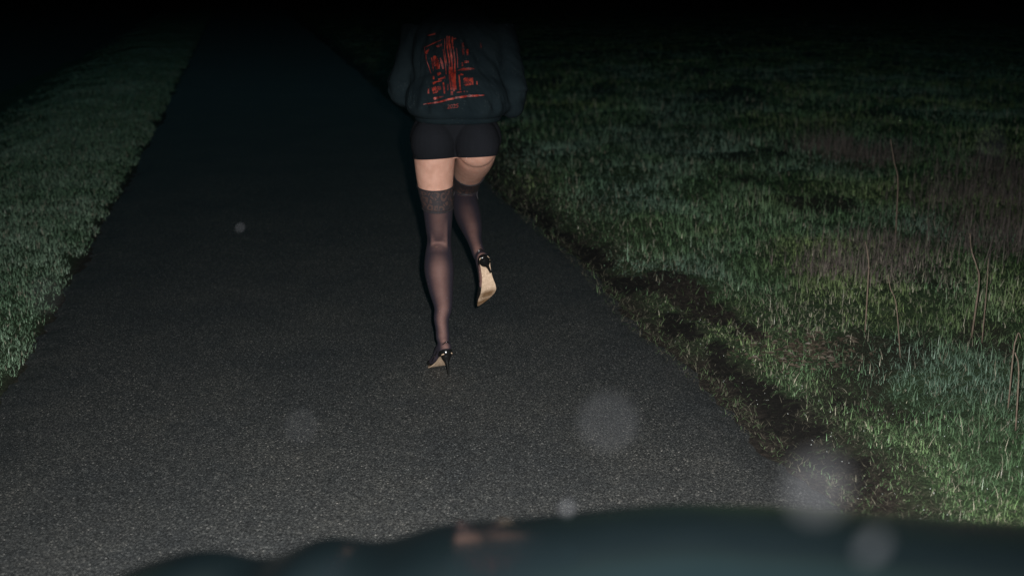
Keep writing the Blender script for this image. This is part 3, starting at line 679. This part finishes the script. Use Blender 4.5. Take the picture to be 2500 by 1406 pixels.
for pts, ws in shapes:
    path = []
    for (a, b, wa, wb) in zip(pts, pts[1:], ws, ws[1:]):
        d = math.hypot(b[0] - a[0], b[1] - a[1]); n = max(1, int(d / 1.6))
        for k in range(n): path.append((a[0] + (b[0] - a[0]) * k / n, a[1] + (b[1] - a[1]) * k / n, wa + (wb - wa) * k / n))
    path.append((*pts[-1], ws[-1])); rows = []
    for i, (qx, qy, w) in enumerate(path):
        a = path[max(0, i - 1)]; b = path[min(len(path) - 1, i + 1)]; dx, dy = b[0] - a[0], b[1] - a[1]; l = math.hypot(dx, dy) or 1
        w *= .75 + .5 * random.random(); m = max(2, int(w / 1.6) + 1); row = []
        for j in range(m if False else 7):
            s_ = (j / 6 - .5) * w; h = onto(qx - dy / l * s_, qy + dx / l * s_); row.append(h)
        rows.append([bm.verts.new(h) if h is not None else None for h in row])
    wide = max(ws) > 9
    for a, b in zip(rows, rows[1:]):
        for j in range(6):
            if wide and random.random() < .22: continue
            q = (a[j], a[j + 1], b[j + 1], b[j])
            if all(q): bm.faces.new(q)
pr = link('print', from_bm('print', bm), M['ink'], jumper, smooth=False)
# the year under the rule
fc = bpy.data.curves.new('y', 'FONT'); fc.body = '2025'; fc.size = 14; fc.align_x = 'CENTER'; fo = bpy.data.objects.new('y', fc); COL.objects.link(fo)
me = bpy.data.meshes.new_from_object(fo.evaluated_get(bpy.context.evaluated_depsgraph_get())); bpy.data.objects.remove(fo)
bm = bmesh.new(); bm.from_mesh(me); bmesh.ops.triangulate(bm, faces=bm.faces[:]); bmesh.ops.subdivide_edges(bm, edges=bm.edges[:], cuts=1)
for v in bm.verts:
    u_, w_ = v.co.x, v.co.y; ang = R(6); px = 1105.5 + u_ * math.cos(ang) + w_ * math.sin(ang); py = 260.5 + (u_ * -math.sin(ang)) - w_ * 1.0
    h = onto(px, py)
    if h is not None: v.co = h
link('year_print', from_bm('year_print', bm), M['ink'], jumper, smooth=False)

# ---------------------------------------------------------------- stalks and twigs on the bank
mm = Mat('dry stalk'); mm.col(mm.ramp(mm.noise(20, 4).outputs[0], [(.3, (.09, .065, .045)), (.7, (.22, .165, .125))])); mm.set(Roughness=.7); M['bark'] = mm.m
def stalk(pxs, base_px, zb, r0, label, side=()):
    b = G(*base_px, zb); b.z = float(height(np.array([b.x]), np.array([b.y]))[0]) - .01
    r0 *= .62; side = (); bm = bmesh.new(); pts = [b] + [P(*q, b.y + dy) for *q, dy in pxs]
    rg = [(q, r0 * (1 - .55 * i / len(pts)), r0 * (1 - .55 * i / len(pts))) for i, q in enumerate(pts)]
    loft_bm(bm, [(q[0] - b, q[1], q[2]) for q in rg], seg=10, sub=5)
    for s_ in side:
        q = [pts[s_[0]] - b + Vector((0, 0, 0))]; q.append(q[0] + Vector(s_[1])); q.append(q[1] + Vector(s_[1]) * .6 + Vector((0, 0, .01)))
        loft_bm(bm, [(q[0], r0 * .5, r0 * .5), (q[1], r0 * .4, r0 * .4), (q[2], r0 * .15, r0 * .15)], seg=8, sub=3)
    o = link('plant_stalk', from_bm('plant_stalk', bm), M['bark']); o.location = b
    tag(o, label, 'stalk', 'dry stalks standing on the right bank'); return o
stalk([(2390, 690, .0), (2384, 650, .0), (2372, 612, .02), (2368, 570, .03)], (2382, 742), .22, .0065, 'thickest pale stalk with a double bend, standing below the brown dead grass', [(1, (-.05, 0, .03))])
stalk([(2408, 715, 0), (2411, 672, 0), (2413, 630, .02)], (2408, 752), .22, .0045, 'thin straight pale stalk just right of the bent thick one', [])
stalk([(2119, 690, 0), (2121, 650, 0), (2117, 610, .02), (2112, 590, .02)], (2119, 740), .18, .0055, 'reddish straight stalk standing alone in green grass below the russet growth', [(2, (.04, 0, .03)), (2, (-.03, 0, .04))])
stalk([(2188, 745, 0), (2174, 705, 0), (2168, 670, .0)], (2208, 790), .2, .004, 'slim stalk leaning to the left near the middle of the bank', [])
stalk([(2192, 445, 0), (2184, 400, 0), (2178, 365, 0), (2174, 340, 0)], (2196, 486), .3, .0075, 'faint distant stalk rising into the dark high on the bank', [])
stalk([(2474, 860, 0), (2480, 830, 0), (2487, 812, 0), (2492, 826, 0)], (2474, 905), .2, .0045, 'hooked stalk at the right hand edge of the picture', [])
stalk([(2487, 905, 0), (2478, 860, 0)], (2494, 950), .2, .0045, 'short leaning stalk below the hooked one', [])

# ---------------------------------------------------------------- the car the picture is taken from
car = empty('car', (.38, 0, 0), 'glossy black car whose curved bonnet edge lies blurred across the foreground', 'car')
cx0 = .38
def hood_dz(x):
    k = [(-.70, -.20), (-.60, -.13), (-.52, -.075), (-.45, -.036), (-.40, -.022), (-.355, -.018), (-.295, -.041), (-.225, -.010), (-.16, -.025), (-.085, -.001), (.025, .008), (.125, .020), (.20, .026), (.33, .021), (.48, .009), (.63, -.002), (.90, -.018), (1.1, -.04), (1.25, -.08), (1.34, -.13)]
    X = np.array([q[0] for q in k]); Zk = np.array([q[1] for q in k]); x = np.asarray(x)
    r = 0
    for d in (-.02, -.01, 0, .01, .02): r = r + np.interp(x + d, X, Zk) / 5
    return r
ang = [(.35, 3), (.6, 6), (.8, 9.5), (.94, 13), (1.0, 14.3), (1.08, 16), (1.14, 18), (1.175, 20.5), (1.20, 28), (1.225, 45), (1.24, 65), (1.25, 82)]
yy = np.concatenate([np.linspace(.35, 1.16, 60), np.linspace(1.163, 1.25, 30)]); aa = np.interp(yy, [a[0] for a in ang], [a[1] for a in ang])
zz = np.concatenate([[0], np.cumsum(-np.tan(np.radians((aa[1:] + aa[:-1]) / 2)) * np.diff(yy))]); zz = zz + (1.022 - np.interp(1.19, yy, zz))
xs = np.linspace(-.60, 1.34, 240); nx, ny = len(xs), len(yy)
X2, Y2 = np.meshgrid(xs, yy); w = .45 + .55 * np.clip((Y2 - .35) / .6, 0, 1)
sweep = -.10 * np.clip(np.abs(X2 - .37) - .45, 0, 1) ** 1.5 * 2
Z2 = zz[:, None] + hood_dz(X2) * w + 0 * X2; v = np.stack([X2 - cx0, Y2 + sweep * np.clip((Y2 - .35) / .8, 0, 1), Z2], -1)
# lower lip continuing down the nose
nose = np.stack([v[-1, :, 0], v[-1, :, 1] + .002, v[-1, :, 2] - .05], -1)[None]; v = np.concatenate([v, nose], 0)
i = np.arange((ny + 1) * nx).reshape(ny + 1, nx); f = np.stack([i[:-1, :-1], i[:-1, 1:], i[1:, 1:], i[1:, :-1]], -1).reshape(-1, 4)
hood = link('bonnet', np_mesh('bonnet', v.reshape(-1, 3), f), M['paint'], car)
front = v[-1]                                          # nose and flanks below the bonnet
rows = [front]
for dz, dy in ((-.12, .012), (-.25, .02), (-.40, .015), (-.58, -.02), (-.70, -.06)):
    r_ = front.copy(); r_[:, 2] = np.minimum(front[:, 2], .90) + dz; r_[:, 1] = front[:, 1] + dy - .004; rows.append(r_)
vv = np.stack(rows[0:1] + rows[1:], 0); vv[0] += np.array([0, -.004, .0]); i = np.arange(vv.shape[0] * nx).reshape(-1, nx); f = np.stack([i[:-1, :-1], i[:-1, 1:], i[1:, 1:], i[1:, :-1]], -1).reshape(-1, 4)
link('front_bumper', np_mesh('front_bumper', vv.reshape(-1, 3), f), M['paint'], car)
for col_ in (0, nx - 1):
    top = v[:, col_, :] + np.array([0, 0, -.004]); r2 = [top]
    for z_, o_ in ((.75, .05), (.6, .07), (.45, .06), (.28, .03)):
        q_ = top.copy(); q_[:, 2] = z_; q_[:, 0] += (-o_ if col_ == 0 else o_); r2.append(q_)
    back = []
    vv = np.stack(r2, 0); ext = vv[:, :1, :].copy(); ext[:, :, 1] = -1.8; ext[0, :, 2] = 1.06; vv = np.concatenate([ext, vv], 1)
    i = np.arange(vv.shape[0] * vv.shape[1]).reshape(vv.shape[0], -1); f = np.stack([i[:-1, :-1], i[:-1, 1:], i[1:, 1:], i[1:, :-1]], -1).reshape(-1, 4)
    link('side_panel', np_mesh('side_panel', vv.reshape(-1, 3), f), M['paint'], car)
def box(name, lo, hi, mat, parent, bev=.01):
    bm = bmesh.new(); lo = Vector(lo); hi = Vector(hi); bmesh.ops.create_cube(bm, size=1, matrix=Matrix.Translation((lo + hi) / 2) @ Matrix.Diagonal((*(hi - lo), 1)))
    if bev: bmesh.ops.bevel(bm, geom=bm.edges[:], offset=bev, segments=3)
    return link(name, from_bm(name, bm), mat, parent)
g = box('grille', (-.42, 1.265, .66), (.42, 1.30, .80), M['trim'], car, .008)
for k in range(5): box('slat', (-.40, 1.298, .675 + k * .025), (.40, 1.306, .683 + k * .025), M['chrome'], g, .002)
for sx in (-1, 1):
    bm = bmesh.new(); ball(bm, Vector((sx * .66, 1.20, .74)), (.14, .09, .065)); link('headlight', from_bm('headlight', bm), M['lens'], car)
    for yv in (.75, -1.5):
        bm = bmesh.new(); mt = Matrix.Translation((sx * .86, yv, .33)) @ Matrix.Rotation(R(90), 4, 'Y'); prof = [(.19, -.09), (.29, -.10), (.33, -.07), (.33, .07), (.29, .10), (.19, .09)]
        rs = [[bm.verts.new(mt @ Vector((r_ * math.cos(k * math.pi / 20), r_ * math.sin(k * math.pi / 20), z_))) for k in range(40)] for r_, z_ in prof]
        for a, b in zip(rs, rs[1:] + rs[:1]):
            for k in range(40): bm.faces.new((a[k], a[(k + 1) % 40], b[(k + 1) % 40], b[k]))
        wh = empty('wheel', (0, 0, 0), None, None); wh.parent = car; link('tyre', from_bm('tyre', bm), M['rubber'], wh)
        bm = bmesh.new(); bmesh.ops.create_cone(bm, cap_ends=True, segments=32, radius1=.19, radius2=.16, depth=.14, matrix=mt); link('rim', from_bm('rim', bm), M['chrome'], wh, smooth=False)
# windscreen header: dark and close, just inside the top of the picture
hz = P(1250, 112, .225).z
bm = bmesh.new()
rw = []
for k in range(25):
    xk = -.95 + 1.9 * k / 24; cv = -.05 * (xk / .95) ** 2
    sec = [(.225, hz), (.23, hz + .004), (.235, hz + .03), (.10, hz + .11), (-1.4, hz + .13), (-1.4, hz + .10), (.05, hz + .06), (.215, hz + .004)]
    rw.append([bm.verts.new(Vector((xk, y_ + cv, z_))) for y_, z_ in sec])
for a, b in zip(rw, rw[1:]):
    for k in range(8): bm.faces.new((a[k], b[k], b[(k + 1) % 8], a[(k + 1) % 8]))
bm.faces.new(rw[0]); bm.faces.new(rw[-1][::-1])
link('roof', from_bm('roof', bm), M['trim'], car, smooth=False)
for sx in (-1, 1):
    bm = bmesh.new(); loft_bm(bm, [(Vector((sx * .90, .20, hz + .03)), .03, .035), (Vector((sx * .92, .30, 1.35)), .03, .035), (Vector((sx * .93, .42, 1.08)), .035, .04)], seg=12); link('pillar', from_bm('pillar', bm), M['trim'], car)

# ---------------------------------------------------------------- added beads close to the lens, blurred into pale discs that imitate windscreen smudges
beads = [(600, 285, .275, .0110, .0022, 'faintest and widest added smudge bead, over the left side of the dark road'), (1995, 1190, .272, .0100, .0004, 'largest pale added smudge bead, above the road edge beside the bonnet'),
         (1485, 1030, .30, .0050, .0004, 'dim wide added smudge bead over the grey road between standing foot and right verge'), (735, 1040, .50, .0036, .0020, 'small added smudge bead over the road left of the standing foot'),
         (2130, 1335, .40, .0075, .0005, 'added smudge bead in front of the bonnet near its right end'), (110, 720, .50, .0060, .0022, 'added smudge bead in front of the left grass strip'),
         (2420, 350, .60, .0030, .002, 'added smudge bead in the dark above the right bank'), (586, 556, 1.4, .0040, .03, 'tiny sharp added smudge bead over the dark road'), (1385, 1240, .80, .0080, .005, 'added smudge bead just above the bonnet edge')]
for px, py, Yd, r_, op, lab in beads:
    bm = bmesh.new(); bmesh.ops.create_uvsphere(bm, u_segments=16, v_segments=12, radius=r_ * .5)
    for v_ in bm.verts: v_.co.z *= 1.5 if px > 2100 else 1.15; v_.co.x += v_.co.z * (.5 if px in (2130, 586) else .1)
    o = link('smudge_bead', from_bm('smudge_bead', bm), M['pale_bead']); o.location = P(px, py, Yd); o.color = (1, 1, 1, op * .5); tag(o, lab, 'smudge bead', 'added beads imitating windscreen smudges')
